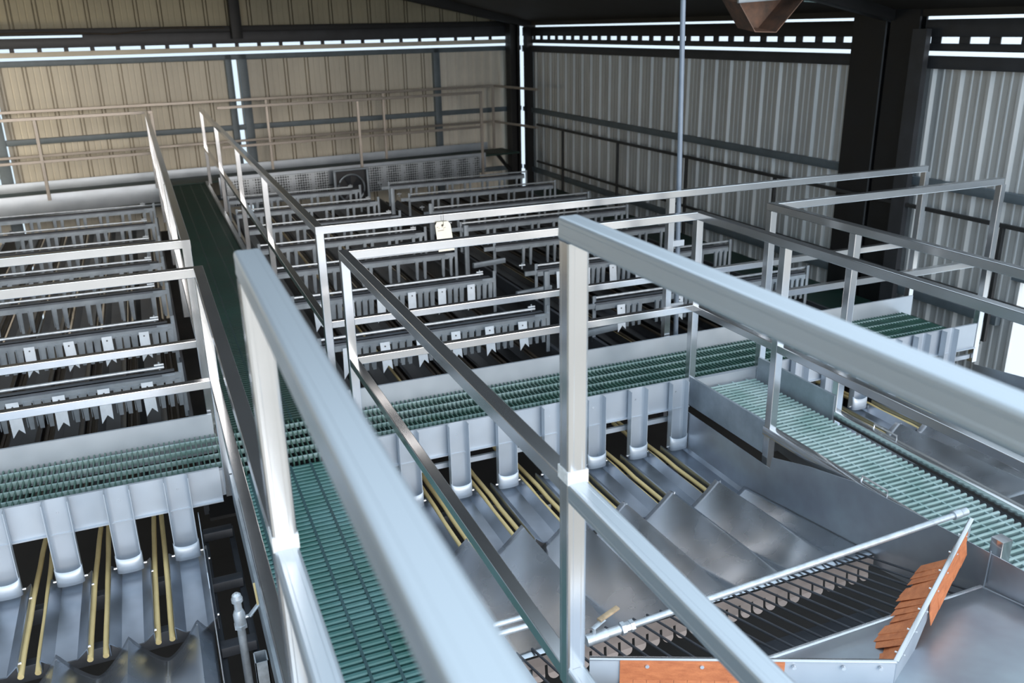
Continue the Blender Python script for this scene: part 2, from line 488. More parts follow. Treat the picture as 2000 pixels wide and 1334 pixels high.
# ------------------------------------------------------------------ handrails
T = .045
def rail_thing(label, pts_top, zs, posts, m='rail', t=T, foot=-.1, loc=None, welds=()):
    """pts_top: list of xy points; zs = (top surface z, mid z...), posts: xy(+foot z)"""
    pts = [Vector(p) for p in pts_top]
    loc = (posts[0][0], posts[0][1], foot)
    o = thing('handrail', loc, label, 'railing')
    for zi, z in enumerate(zs):
        for i in range(len(pts) - 1):
            a, c = pts[i], pts[i + 1]
            d = (c - a).normalized()
            e0 = t / 2 if (i > 0) else 0
            e1 = t / 2 if (i < len(pts) - 2) else 0
            # mitre the corners: extend by half a tube on the second leg only
            A = a + d * (e0 if i % 2 else -0) ; B_ = c + d * (t / 2 if i < len(pts) - 2 else 0)
            A = a + d * (t / 2 if i > 0 else 0)
            tt = t - .003 * (zi > 0)
            b = MB(); b.bar((A.x, A.y, z - t / 2), (B_.x, B_.y, z - t / 2), tt, tt)
            b.build('top_rail' if zi == 0 else 'mid_rail', m, o, smooth=False)
    for p in posts:
        f = p[2] if len(p) > 2 else foot
        ztop = p[3] if len(p) > 3 else zs[0]
        b = MB(); b.bar((p[0], p[1], f), (p[0], p[1], ztop - t), t, t, up=(0, 1, 0))
        b.build('post', m, o, smooth=False)
    return o

H = 1.07
# near right: long walkway right side -> cross walkway near side -> branch walkway left side
rail_thing('square steel handrail near the centre, between the long walkway and the branch walkway',
           [(0, -2.50), (0, 0), (2.06, 0), (2.06, -3.9)], (H, .515), [(0, 0, -.12), (2.06, 0, -.13), (2.06, -.77, -.2)])
rail_thing('square steel handrail left of the long walkway on the near side of the cross walkway',
           [(-.68, -2.50), (-.68, 0), (-3.4, 0)], (H, .515), [(-.68, 0, -.12), (-3.3, 0, -.12)])
rail_thing('square steel handrail on the far side of the cross walkway, right of the long walkway',
           [(0.015, 9.7), (0, .64), (4.47, .64)], (H, .515), [(0, .64, -.12), (2.28, .64, -.14), (4.47, .64, -.14), (0.006, 2.95, -.02), (0.01, 4.9, -.02), (.012, 7.2, -.02), (.015, 9.6, -.02)])
rail_thing('square steel handrail on the far side of the cross walkway, left of the long walkway',
           [(-.72, 9.7), (-.70, .64), (-3.5, .64)], (H, .515), [(-.70, .64, -.12), (-3.4, .64, -.12), (-.71, 2.9, -.02), (-.71, 4.7, -.02), (-.715, 6.9, -.02), (-.72, 9.6, -.02)])
rail_thing('square steel handrail right of the branch walkway with an arm to the right',
           [(2.58, -3.9), (2.58, 0), (4.47, 0)], (H, .515), [(2.58, 0, -.12), (2.58, -.69, -.12), (4.47, 0, -.25)])
# far walkway rails (skewed with the back wall)
def WQ(s_, off): q = WP(s_, 0, off); return (q.x, q.y)
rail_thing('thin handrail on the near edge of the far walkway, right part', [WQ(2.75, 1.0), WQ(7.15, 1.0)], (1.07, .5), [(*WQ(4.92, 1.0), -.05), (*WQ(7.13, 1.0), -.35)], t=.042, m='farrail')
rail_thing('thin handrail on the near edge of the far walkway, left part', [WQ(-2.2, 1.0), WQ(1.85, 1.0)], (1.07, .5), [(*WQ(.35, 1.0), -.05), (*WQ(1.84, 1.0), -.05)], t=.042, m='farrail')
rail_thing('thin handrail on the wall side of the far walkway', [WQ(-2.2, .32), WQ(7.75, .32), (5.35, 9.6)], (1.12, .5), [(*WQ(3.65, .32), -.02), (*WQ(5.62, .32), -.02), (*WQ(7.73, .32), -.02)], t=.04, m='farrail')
# side walkway rail along the right wall
rail_thing('thin dark handrail of the lower walkway along the right wall', [(5.75, 10.5), (5.75, .9), (5.75, .2)], (.45, -.2),
           [(5.75, 9.45, -.6), (5.75, 7.55, -.6), (5.75, 5.7, -.6), (5.75, 3.9, -.6), (5.75, 2.1, -.6), (5.75, .93, -.6)], m='darkrail', t=.035)
# big upper rails close to the camera
def upper(x, label):
    t = .052
    z = 1.70
    o = thing('handrail', (x, -2.53, .47), label, 'railing')
    y0 = -2.53
    def big(p0, p1, up=(0, 0, 1), w=t, h=t):
        # square tube with rolled ribs: rounded corners plus two shallow grooves on each face
        a, r, gdp = w / 2, .007, .0005
        side = [(-a + r, -a), (-a * .45, -a), (-a * .40, -a + gdp), (a * .40, -a + gdp), (a * .45, -a), (a - r, -a), (a - r * .3, -a + r * .3)]
        pts = []
        for k in range(4):
            c, s_ = [(1, 0), (0, 1), (-1, 0), (0, -1)][k]
            pts += [(px * c - py * s_, px * s_ + py * c) for px, py in side]
        b = MB(); b.prof(p0, p1, pts, up); return b
    big((x, y0 + t / 2, z - t / 2), (x, -4.05, z - t / 2)).build('top_rail', 'railx', o, angle=20)
    b = big((x, y0, .47), (x, y0, z - t), up=(0, 1, 0)); b.build('post', 'rail', o, smooth=False)
    for zz in (H, .53):
        big((x, y0 - t / 2, zz - t / 2), (x, -4.05, zz - t / 2)).build('mid_rail', 'railx', o, smooth=False)
    # weld patches round the joint
    b = MB(); b.box(x - t / 2 - .0012, x + t / 2 + .0012, y0 - t / 2 - .0012, y0 + t / 2 + .0012, H - .004, H + .03); b.build('weld_patch', 'weld', o)
    return o
upper(-.68, 'thick square steel upper handrail crossing the foreground from centre left to bottom')
upper(0.0, 'thick square steel upper handrail running from centre to the right edge')

# paper tag hung from the far rail
t = thing('hanging_tag', P(865, 440, 'y', .60), 'cream paper tag hanging on a string from the cross walkway far rail', 'tag')
q = [P(u, v, 'y', .60) for u, v in [(853, 434), (875, 432), (880, 438), (888, 488), (857, 492), (850, 441)]]
MB().plate(q, (0, .002, 0)).build('card', 'paper', t, smooth=False)
b = MB(); b.tube([P(866, 440, 'y', .597), P(865, 408, 'y', .597)], .0012, 6); b.build('string', 'darkbrown', t)
b = MB(); a = P(864, 440, 'y', .598); b.tube([a, a + Vector((0, -.002, 0))], .006, 12); b.build('eyelet', 'darkbrown', t)
b = MB()
for u0, u1, v in ((853, 856, 444), (857, 858, 446), (863, 865, 443), (866, 868, 445), (869, 870, 444)):
    b.tube([P(u0, v + 1, 'y', .598), P(u1, v - 1, 'y', .598)], .0012, 5)
b.tube([P(855, 451, 'y', .598), P(867, 449, 'y', .598)], .0016, 5)
b.build('faded_writing', 'ink', t)

# ------------------------------------------------------------------ chutes, trays, rods in front of the cross walkway
def chute_bank(label, xs, x0, x1, zb=-.13):
    o = thing('chute_bank', ((x0 + x1) / 2, -.01, FLOOR), label, 'chute')
    b = MB(); b.box(x0, x1, -.022, -.006, zb, .045)
    b.box(x0, x1, -.040, -.006, zb - .006, zb)
    b.build('mounting_board', 'plate', o)
    if x0 > 0:
        b = MB(); b.box(x0, x1, -.004, .014, -.225, -.195); b.build('lower_rail', 'plate', o)
    for x in (x0 + .03, x1 - .03):
        b = MB(); b.bar((x, -.03 + .008, FLOOR), (x, -.03 + .008, zb - .006), .03, .05); b.build('support_leg', 'dframe', o)
    for x in xs:
        # U-shaped open channel, open to the front
        w, d, n = .057, .05, 6
        r0 = .022
        prof = [(-w, -.09), (-w, -.030 - r0)] + [(-w + r0 - r0 * math.cos(PI / 2 * k / n), -.030 - r0 + r0 * math.sin(PI / 2 * k / n)) for k in range(1, n + 1)]
        prof += [(-px, py) for px, py in reversed(prof)]
        k2 = 1 - .0035 / w
        inner = [(px * k2, py - .0035 if abs(px) < w - .001 else py) for px, py in prof]
        inner[0] = (-w * k2, -.09); inner[-1] = (w * k2, -.09)
        b = MB(); b.prof((x, 0, .055), (x, 0, -.38), prof + inner[::-1], up=(0, 1, 0))
        ch = b.build('chute', 'plate', o, angle=30)
        b = MB()
        def f2(a, c, x=x):
            th = PI * a
            return (x - (w + .003) * math.cos(th), -.080 - .026 * math.sin(th) ** .6, -.285 - .095 * c - .02 * math.sin(th) * (1 - c))
        b.sheet(f2, 14, 2)
        b.build('spout_cup', 'plate', ch, solid=.003, angle=60)
        bolt((x, -.026, -.02), (x, -.034, -.02), .006, ch)
        for sx in (-1, 1):
            bolt((x + sx * (w + .002), -.075, -.36), (x + sx * (w + .018), -.075, -.36), .006, ch)
    return o

N1x = [-.925 - .266 * k for k in range(7)]
N2x = [.245 + .2825 * k for k in range(7)]
N3x = [2.85 + .2575 * k for k in range(6)]
chute_bank('row of open steel chutes at bottom left, on the near side of the cross walkway', N1x, -2.7, -.72)
chute_bank('row of open steel chutes at centre, between the long and branch walkways', N2x, .03, 2.04)
chute_bank('row of open steel chutes right of the branch walkway', N3x, 2.62, 4.44)

TR = [(-.092, .030), (-.088, .034), (-.045, -.004), (.045, -.004), (.088, .034), (.092, .030), (.092, -.03), (.089, -.03), (.088, .028), (.046, -.010), (-.046, -.010), (-.088, .028), (-.089, -.03), (-.092, -.03)]
def tray_deck(label, xs, gaps, x0, x1, yend=-.66, z=-.40, mirror=False, bend=.0):
    o = thing('tray_deck', ((x0 + x1) / 2, -.35, FLOOR), label, 'conveyor')
    for x in xs:
        b = MB(); b.prof((x, -.03, z), (x, yend, z), TR); tr = b.build('tray', 'tray', o, angle=20)
        for yy in (-.12, yend + .05):
            bolt((x + .091, yy, z + .01), (x + .099, yy, z + .01), .006, tr)
    for g in gaps:
        for sx in (-1, 1):
            b = MB()
            k = random.uniform(.2, 1) * bend
            pts = [(g + sx * (.019 + k * .012 * math.sin(PI * q / 8) + k * .02 * (q / 8) ** 2), .45 + (yend - .02 - .45) * q / 8, z - .005 + .004 * math.sin(2.1 * q)) for q in range(9)]
            b.tube(pts, .0125, 12); b.build('rubber_roller', 'yellow', o)
    for y in (-.08, -.50):
        b = MB(); b.bar((x0 + .01, y, z - .11), (x1 - .01, y, z - .11), .05, .08); b.build('cross_beam', 'dframe', o)
    for x in (x0 + .04, x1 - .04):
        for y in (-.1, -.5):
            b = MB(); b.bar((x, y, FLOOR), (x, y, z - .06), .06, .06); b.build('support_leg', 'dframe', o)
    return o
tray_deck('deck of stainless trays and cream rollers at bottom left below the chutes', N1x, [x + .133 for x in N1x[1:]] , -2.7, -.83, bend=1.2)
tray_deck('deck of stainless trays and cream rollers at centre below the chutes', N2x, [x + .141 for x in N2x[:-1]] + [.10], .04, 2.0, bend=.5)
tray_deck('deck of stainless trays and cream rollers right of the branch walkway', N3x, [x + .129 for x in N3x[:-1]], 2.66, 4.42, yend=-.50, bend=.3)

def trans(label, x0, x1, ya, yb, za, zb, pk, pitch, amp=.12, name='transition_sheet', valley=-.05, saw=True):
    o = thing(name, ((x0 + x1) / 2, (ya + yb) / 2, min(za, zb) - .05), label, 'sheet')
    b = MB()
    nu = int((x1 - x0) / pitch * 24)
    def fn(a, c):
        x = x0 + (x1 - x0) * a
        y = ya + (yb - ya) * c
        f = (1 - c)
        # ridge drifts toward one side as it fades, like the folded creases of the sheet
        u = (-(x - pk) / pitch) % 1
        if saw: h = (1 - u / .80) ** 1.2 if u < .80 else ((u - .80) / .20) ** 1.5
        else: h = max(0, 1 - 2 * abs((u + .5) % 1 - .5)) ** 1.45
        zz = za + (zb - za) * c + (amp * h + valley) * f
        return (x, y, zz)
    b.sheet(fn, nu, 22)
    s = b.build('folded_sheet', 'sheet', o, solid=.002, angle=40)
    k = math.ceil((x0 - pk) / pitch)
    while pk + k * pitch < x1:
        xx = pk + k * pitch
        bolt((xx, ya - .035, za + amp + valley - .026), (xx, ya - .035, za + amp + valley - .002), .0045, o)
        k += 1
    return o
YS, YE = -.66, -1.62
trans('folded stainless sheet with pointed ridges feeding the centre trays', .07, 2.0, YS, YE, -.41, -.235, .645, .292, amp=.19)
trans('folded stainless sheet with pointed ridges feeding the bottom left trays', -2.7, -.86, -.68, -1.6, -.45, -.26, -.92, .28, amp=.16, saw=False)
trans('folded stainless sheet with pointed ridges feeding the trays at the right', 2.66, 4.42, -.50, -1.5, -.42, -.25, 3.57, .30, amp=.19)

# side plates
def yz_plate(label, x, pts, t=.004, m='pan', foot=True, name='side_plate'):
    o = thing(name, (x, sum(p[0] for p in pts) / len(pts), FLOOR), label, 'plate')
    MB().plate([(x, y, z) for y, z in pts], (t, 0, 0)).build('plate', m, o, smooth=False)
    if foot:
        y = pts[0][0]; y2 = pts[-1][0]
        for yy in (min(p[0] for p in pts) + .1, max(p[0] for p in pts) - .1):
            zt = -.42
            b = MB(); b.bar((x + .03 if t > 0 else x - .03, yy, FLOOR), (x + .03 if t > 0 else x - .03, yy, zt), .05, .05); b.build('support_leg', 'dframe', o)
    return o
yz_plate('stainless side plate along the right edge of the centre feed trough', 2.005,
         [(-.04, -.50), (-.04, -.15), (-.86, -.16), (-.87, -.09), (-1.15, -.01), (-1.45, .055), (-1.85, .085), (-3.3, .17), (-3.3, -.1), (-2.2, -.2), (-1.6, -.3), (-.66, -.5)])
yz_plate('stainless side plate along the left edge of the centre feed trough', .055,
         [(-.05, -.50), (-.05, -.20), (-.40, -.16), (-.8, -.06), (-2.5, .05), (-3.3, .1), (-3.3, -.15), (-2.2, -.25), (-1.6, -.33), (-.66, -.5)], t=-.004)
b = MB(); b.bar((.085, -.45, -.10), (.085, -2.4, .06), .06, .008, .002); b.build('top_flange', 'plate', bpy.data.objects['side_plate.001'])
yz_plate('stainless side plate along the right edge of the bottom left trays', -.850,
         [(-.05, -.50), (-.05, -.16), (-.55, -.20), (-.62, -.24), (-2.6, -.05), (-2.6, -.3), (-1.6, -.36), (-.7, -.52)])
yz_plate('stainless side plate along the right edge of the rightmost feed trough', 4.43,
         [(-.05, -.50), (-.05, -.25), (-1.0, -.15), (-2.6, -.02), (-2.6, -.3), (-1.6, -.36), (-.6, -.55)])
yz_plate('stainless side plate along the left edge of the rightmost feed trough', 2.65,
         [(-.05, -.50), (-.05, -.16), (-.7, -.16), (-1.6, -.06), (-3.2, .06), (-3.2, -.3), (-1.6, -.36), (-.6, -.55)], t=-.004)
for q0, q1, r in ((P(962, 1222, 'y', -1.85), P(1040, 1200, 'y', -1.85), .010), (P(966, 1240, 'y', -1.86), P(1045, 1218, 'y', -1.86), .012)):
    MB().tube([q0, q1], r, 12).build('pipe_stub', 'galv', bpy.data.objects['side_plate.001'])
# flat feed pans beyond the folded sheets
for x0, x1, z0, lab in ((-2.7, -.86, -.26, 'smooth stainless feed pan at the bottom left edge'), (2.66, 4.42, -.25, 'smooth stainless feed pan at the right edge')):
    o = thing('feed_pan', ((x0 + x1) / 2, -2.3, z0 - .05), lab, 'pan')
    b = MB(); b.sheet(lambda a, c: (x0 + (x1 - x0) * a, (-1.60 if x0 < 0 else -1.5) - 1.7 * c, z0 + .20 * c), 8, 8); b.build('pan_sheet', 'sheet', o, solid=.003)

# bar screen
def sz(y): return -.235 + (YE - y) * .33          # height of the sloping screen at y
o = thing('bar_screen', (1.03, -1.9, -.3), 'sloping screen of thin parallel steel bars at lower right of the centre machine', 'screen')
x = .10
while x < 1.99:
    b = MB(); b.tube([(x, -1.58, sz(-1.58) + .016), (x, -2.17, sz(-2.17) + .002)], .0052, 8); b.build('screen_bar', 'dframe', o); x += .0655
b = MB(); b.bar((.06, -2.175, sz(-2.175) - .01), (2.0, -2.175, sz(-2.175) - .01), .02, .03); b.build('front_edge', 'bolt', o)
b = MB(); zt = sz(-1.63) - .002
b.box(.07, 1.99, -1.636, -1.633, zt - .045, zt)
x = .07
while x < 1.95:
    b.plate([(x + .006, -1.636, zt - .044)] + [(x + .0325 + .0265 * -math.cos(PI * q / 8), -1.640 - .012 * math.sin(PI * q / 8), zt - .085 - .022 * math.sin(PI * q / 8)) for q in range(9)] + [(x + .059, -1.636, zt - .044)], (0, .003, 0)); x += .0655
b.build('toothed_plate', 'tooth', o, smooth=False)
b = MB(); b.box(.07, 1.99, -2.16, -1.66, -.52, -.50); b.build('catch_tray', 'dframe', o)

# hopper sheet in front of the screen
o = thing('hopper_pan', (1.03, -2.8, -.2), 'smooth scratched stainless hopper pan in the bottom right corner', 'pan')
b = MB(); b.sheet(lambda a, c: (.06 + 1.94 * a, -2.185 - 1.2 * c, sz(-2.185) + .36 * c * .55 + .002 * math.sin(9 * a + 5 * c)), 14, 14); b.build('pan_sheet', 'pan', o, solid=.003)
b = MB(); b.tube([(1.995, -2.185, sz(-2.18)), (1.998, -2.185, .12)], .003, 8); b.tube([(1.99, -2.185, sz(-2.18) + .004), (1.99, -3.3, sz(-2.18) + .2)], .004, 8); b.build('weld_seam', 'frame', o)

# V-shaped deflector with orange rubber flaps
A0 = Vector((.30, -2.06, .085)); A1 = P(1750, 1292, 'z', .09); A2 = Vector((2.03, -2.055, .185))
o = thing('flap_deflector', (A1.x, A1.y, -.1), 'V-shaped steel deflector bar carrying orange rubber flaps over the screen', 'deflector')
def legbar(a, c, w, h, name, m, dz=0):
    b = MB(); b.bar(a + Vector((0, 0, dz)), c + Vector((0, 0, dz)), w, h, .001); return b.build(name, m, o)
legbar(A0, A1, .006, .15, 'left_bar', 'plate', -.075)
legbar(A1, A2, .006, .08, 'right_bar', 'plate', -.04)
qa = A1; qb = RUN(A1, A2, .5)
nn = (A2 - A1).normalized().cross(Vector((0, 0, 1)))
MB().plate([qa, qb, qb + Vector((0, 0, -.06)), RUN(A1, A2, .25) + Vector((0, 0, -.13)), qa + Vector((0, 0, -.16))], nn * .004).build('splash_plate', 'plate', o, smooth=False)
legbar(A0, A1, .018, .006, 'clamp_strip', 'rail', .0)
legbar(A1, A2, .018, .006, 'clamp_strip', 'rail', .0)
def flap(a, c, n, drop, out, name, k0=0, k1=1, seed=1, splay=.03):
    rnd = random.Random(seed)
    d = (c - a).normalized(); nrm = d.cross(Vector((0, 0, 1))).normalized() * out
    b = MB()
    L = (c - a).length
    A = a + d * L * k0; L = L * (k1 - k0)
    # upper continuous strip
    b.plate([A + nrm * .006, A + d * L + nrm * .006, A + d * L + nrm * .008 + Vector((0, 0, -drop * .45)), A + nrm * .008 + Vector((0, 0, -drop * .45))], nrm * .004)
    w = L / n
    for i in range(n):
        s0 = A + d * (w * i - w * .4 * (splay > .05)); s1 = A + d * (w * (i + 1) - .001)
        l = rnd.uniform(.84, 1.0) * splay
        dz = drop * rnd.uniform(.96, 1.04)
        b.plate([s0 + nrm * .008 + Vector((0, 0, -drop * .45)), s1 + nrm * .008 + Vector((0, 0, -drop * .45)), s1 + nrm * (.008 + l) + Vector((0, 0, -dz)), s0 + nrm * (.008 + l * .93) + Vector((0, 0, -dz * .985))], nrm * .0025)
    b.build(name, 'orange', o, smooth=False)
flap(A0, A1, 12, .17, 1, 'rubber_flap', .10, .64, 3)
flap(A2, A1, 17, .15, 1, 'rubber_flap', .22, .99, 5, .125)
flap(A2, A1, 5, .10, -1, 'rubber_flap', .10, .62, 8, .012)
dl = (A1 - A0); nl = dl.normalized().cross(Vector((0, 0, 1))).normalized()
for k in (.19, .37, .67, .83, .95):
    q = A0 + dl * k + Vector((0, 0, -.02)); bolt(q + nl * .008, q + nl * .016, .007, o)
dr = (A2 - A1); nr = dr.normalized().cross(Vector((0, 0, 1))).normalized()
for k in (.06, .2, .33, .47, .6, .74, .88):
    q = A1 + dr * k + Vector((0, 0, -.012)); bolt(q - nr * .02, q + nr * .014, .004, o)
b = MB(); b.bar((2.045, -2.05, .0), (2.045, -2.05, .20), .03, .02); b.build('end_bracket', 'rail', o)

# spray pipe with valve
o = thing('spray_pipe', (.34, -1.97, .08), 'galvanised water pipe with union fitting crossing above the bar screen', 'pipe')
a = P(1160, 1247, 'y', -1.97); c = P(1880, 1001, 'x', 2.03)
d = (c - a).normalized()
b = MB(); b.tube([a, c], .0125, 16); b.build('pipe', 'galv', o)
b = MB(); b.tube([a - d * .03, a + d * .05], .021, 14); b.tube([a + d * .05, a + d * .10], .017, 14); b.build('valve_body', 'galv', o)
b = MB(); b.tube([a + d * .105, a + d * .12], .024, 6); b.tube([a + d * .12, a + d * .14], .019, 6); b.tube([a + d * .14, a + d * .155], .022, 6); b.build('union_nut', 'galv', o)
b = MB(); b.tube([a + Vector((0, 0, .015)), a + Vector((0, .0, .04))], .006, 8); b.bar(a + Vector((-.005, 0, .042)), a + Vector((.05, .02, .05)), .018, .003, .001); b.build('valve_lever', 'galv', o)
b = MB(); b.bar(a + Vector((.03, .02, .052)), a + Vector((.12, .05, .058)), .02, .010, .004); b.build('lever_grip', 'wood', o)
b = MB(); b.tube([c - d * .05, c - d * .015], .019, 14); b.tube([c - d * .012, c + d * .02], .017, 14); b.build('end_cap', 'galv', o)
b = MB(); q = P(1862, 1030, 'y', -1.93); b.bar((2.0, -1.94, -.03), (2.0, -1.94, .20), .035, .012, .003); b.bar((1.985, -1.96, -.03), (1.985, -1.96, .20), .01, .03, .003); b.build('bracket', 'rail', o)
b = MB(); b.bar((.10, -1.98, -.1), (.10, -1.98, .5), .03, .03) ; b.bar((.10, -1.98, .07), tuple(a), .02, .02)
# stub post beside the pan
b2 = MB(); b2.bar((2.07, -2.17, -.05), (2.07, -2.17, .15), .055, .055, up=(0, 1, 0)); tag(b2.build('stub_post', 'rail'), 'short square steel stub post at the right edge beside the branch walkway', 'post')

# valve stand pipe and open tube left of the long walkway
o = thing('standpipe', (-.74, -1.45, FLOOR), 'galvanised vertical water pipe with capped top and side valve by the long walkway', 'pipe')
zt = -.02
X0, Y0 = -.755, -1.12
b = MB(); b.tube([(X0, Y0, FLOOR), (X0, Y0, zt - .06)], .016, 16); b.build('pipe', 'galv', o)
b = MB(); b.tube([(X0, Y0, zt - .10), (X0, Y0, zt - .085)], .027, 6); b.tube([(X0, Y0, zt - .085), (X0, Y0, zt - .04), (X0, Y0, zt - .02)], [.022, .024, .017], 14); b.tube([(X0, Y0, zt - .02), (X0, Y0, zt + .02)], .015, 14); b.build('valve_body', 'galv', o)
b = MB(); b.tube([(X0, Y0, zt + .02), (X0, Y0, zt + .034)], .022, 14); b.tube([(X0, Y0, zt + .034), (X0, Y0, zt + .05), (X0, Y0, zt + .058)], [.020, .017, .008], 14); b.build('end_cap', 'galv', o)
b = MB(); b.tube([(X0 + .02, Y0, zt - .06), (X0 + .05, Y0, zt - .055)], .007, 8); b.bar((X0 + .035, Y0 - .01, zt - .055), (X0 + .085, Y0 + .03, zt - .03), .018, .006, .002); b.build('valve_lever', 'galv', o)
b = MB(); b.bar((X0 + .078, Y0 + .02, zt - .04), (X0 + .078, Y0 + .12, zt + .0), .012, .016, .004); b.build('lever_grip', 'yellow', o)
o = thing('tube_stub', (-.70, -1.3, FLOOR), 'open-topped square steel tube standing against the long walkway at lower left', 'post')
b = MB(); x0, x1, y0, y1 = -.730, -.682, -1.34, -1.27
z1 = -.14
for (a0, a1, b0, b1) in ((x0, x1, y0, y0 + .004), (x0, x1, y1 - .004, y1), (x0, x0 + .004, y0, y1), (x1 - .004, x1, y0, y1)):
    b.box(a0, a1, b0, b1, FLOOR, z1)
b.build('tube_wall', 'galv', o, smooth=False)
# dark cross girders seen in the slot left of the long walkway
o = thing('slot_frame', (-.77, 0, FLOOR), 'dark frame of cross girders down in the slot beside the long walkway', 'frame')
for y in (.3, -.2, -.72, -1.2, -1.75):
    b = MB(); b.bar((-.84, y, -.5), (-.69, y, -.5), .06, .05); b.build('cross_girder', 'dframe' if y > -.9 else 'frame', o)
for x in (-.835, -.695):
    b = MB(); b.bar((x, .4, -.56), (x, -2.0, -.56), .03, .06); b.build('long_girder', 'dframe', o)
    for y in (.3, -1.8):
        b = MB(); b.bar((x, y, FLOOR), (x, y, -.59), .04, .04); b.build('support_leg', 'dframe', o)

# ------------------------------------------------------------------ graders beyond the cross walkway
def grader(label, x0, x1, lanes, y0, y1, rollers=True, cream=()):
    o = thing('grader', ((x0 + x1) / 2, (y0 + y1) / 2, FLOOR), label, 'machine')
    for i, x in enumerate(lanes):
        b = MB(); b.prof((x, y0, -.44), (x, y1, -.44), TR); b.build('tray', 'shadetray', o, angle=20)
        for sx in (-1, 1):
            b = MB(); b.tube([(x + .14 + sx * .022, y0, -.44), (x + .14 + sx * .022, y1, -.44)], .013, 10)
            b.build('roller', 'yellow' if (i in cream and sx < 0) else 'darkbrown', o)
    for x in (x0, x1):
        b = MB(); b.box(x - .015, x + .015, y0, y1, -.62, -.34); b.build('side_frame', 'dframe', o)
        for y in (y0 + .1, (y0 + y1) / 2, y1 - .1):
            b = MB(); b.bar((x, y, FLOOR), (x, y, -.62), .06, .06); b.build('support_leg', 'dframe', o)
    return o
ROWS_L = [1.74, 2.87, 3.92, 4.98, 6.02, 7.06, 8.15]
ROWS_R = [1.82, 2.98, 4.04, 5.08, 6.12, 7.16, 8.2]
L1 = [-1.04 - .264 * k for k in range(6)]
R1 = [.32 + .275 * k for k in range(6)]
R2 = [2.60 + .28 * k for k in range(7)]
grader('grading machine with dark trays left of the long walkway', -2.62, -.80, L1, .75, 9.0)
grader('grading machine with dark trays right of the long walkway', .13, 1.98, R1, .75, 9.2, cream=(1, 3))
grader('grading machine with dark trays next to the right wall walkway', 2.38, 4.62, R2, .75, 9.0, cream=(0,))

def comb_bar(label, x0, x1, y, z, lanes, tags, side=1, fingers=True, long=.235):
    o = thing('comb_bar', ((x0 + x1) / 2, y, z), label, 'crossbar', 'crossbars over the grading machines')
    b = MB(); b.tube([(x0, y + .03, z + .035), (x1 - .1 * (side > 0), y + .03, z + .035)], .011, 10); b.build('shaft', 'galv', o)
    # angle: dark top flange and face with bottom lip
    b = MB(); b.box(x0, x1 - .04, y - .016, y + .045, z + .004, z + .010); b.box(x0, x1 - .04, y - .016, y - .012, z - .012, z + .010); b.build('flange', 'midframe', o)
    b = MB(); b.box(x0, x1 - .04, y - .026, y - .018, z - .055, z - .012); b.build('beam', 'frame', o)
    fg = []
    for x in lanes:
        for dx in (-.075, .0, .075) if tags is not None and len(tags) else (-.055, .055):
            xx = x + .137 + dx * .75
            if xx > x1 - .02: continue
            w = .023 if len(tags or ()) else .019
            b = MB()
            b.plate([(xx - w, y - .024, z - .04), (xx + w, y - .024, z - .04), (xx + w * .55, y - .024, z - long), (xx - w * .55, y - .024, z - long)], (0, -.004, 0))
            b.box(xx - w, xx - w + .004, y - .045, y - .024, z - long * .9, z - .04)
            b.build('finger', 'frame', o, smooth=False)
    if len(tags or ()):
        for x in tags:
            b = MB(); w = .036
            yy = y - .052
            a = Vector((x, yy, z))
            tp, bt = -.025, -.245
            lean = random.uniform(-.012, .012); tw = random.uniform(-.006, .006)
            pts = [(x - w, yy, z + tp), (x + w, yy - tw, z + tp), (x + w + lean, yy - .025, z + bt + .01), (x + lean + .004, yy - .024, z + bt + .045), (x - w + lean, yy - .025, z + bt - .01)]
            b.plate(pts, (0, -.003, 0))
            pl = b.build('notched_plate', 'tagsteel', o, smooth=False)
            b = MB(); b.tube([(x, yy - .002, z + tp - .03), (x, yy - .010, z + tp - .03)], .006, 10); b.build('bolt', 'dframe', pl)
    xe = x1 if side > 0 else x0
    b = MB(); b.bar((xe, y + .0, z - .33), (xe, y, z + .06), .03, .012, .002, up=(0, 1, 0)); b.build('end_bracket', 'frame', o)
    xo = x0 if side > 0 else x1
    b = MB(); b.bar((xo, y + .0, z - .33), (xo, y, z + .06), .03, .012, .002, up=(0, 1, 0)); b.build('end_bracket', 'frame', o)
    b = MB(); b.tube([(xe - .13, y + .03, z + .02), (xe - .13, y + .03, z + .075)], .006, 8); b.tube([(xe - .16, y + .03, z + .055), (xe - .10, y + .03, z + .055)], .008, 8); b.build('clamp', 'galv', o)
    b = MB(); b.box(xe - .12, xe, y - .02, y + .0, z - .04, z - .0); b.build('end_arm', 'frame', o)
    return o
ORD = ['nearest', 'second', 'third', 'fourth', 'fifth', 'sixth', 'seventh', 'farthest']
for i, y in enumerate(ROWS_L):
    w = ' with bright notched plates' if i < 2 else ' with bare fingers'
    comb_bar('%s crossbar%s over the machine left of the long walkway' % (ORD[i] if i < 6 else 'farthest', w), -2.62, -.82, y, -.05, L1, L1[:5] if i < 2 else [], 1)
for i, y in enumerate(ROWS_R):
    w = ' with bright notched plates' if i < 2 else ' with bare fingers'
    comb_bar('%s crossbar%s over the machine just right of the long walkway' % (ORD[i] if i < 6 else 'farthest', w), .13, 1.92 + .02, y, -.05, R1, R1 if i < 2 else [], 1)
    comb_bar('%s crossbar%s over the machine nearest the right wall' % (ORD[i] if i < 6 else 'farthest', w), 2.38, 4.55, y + .05, -.05, R2, ([2.60, 3.16, 3.72] if i == 0 else R2[:4]) if i < 2 else [], -1)
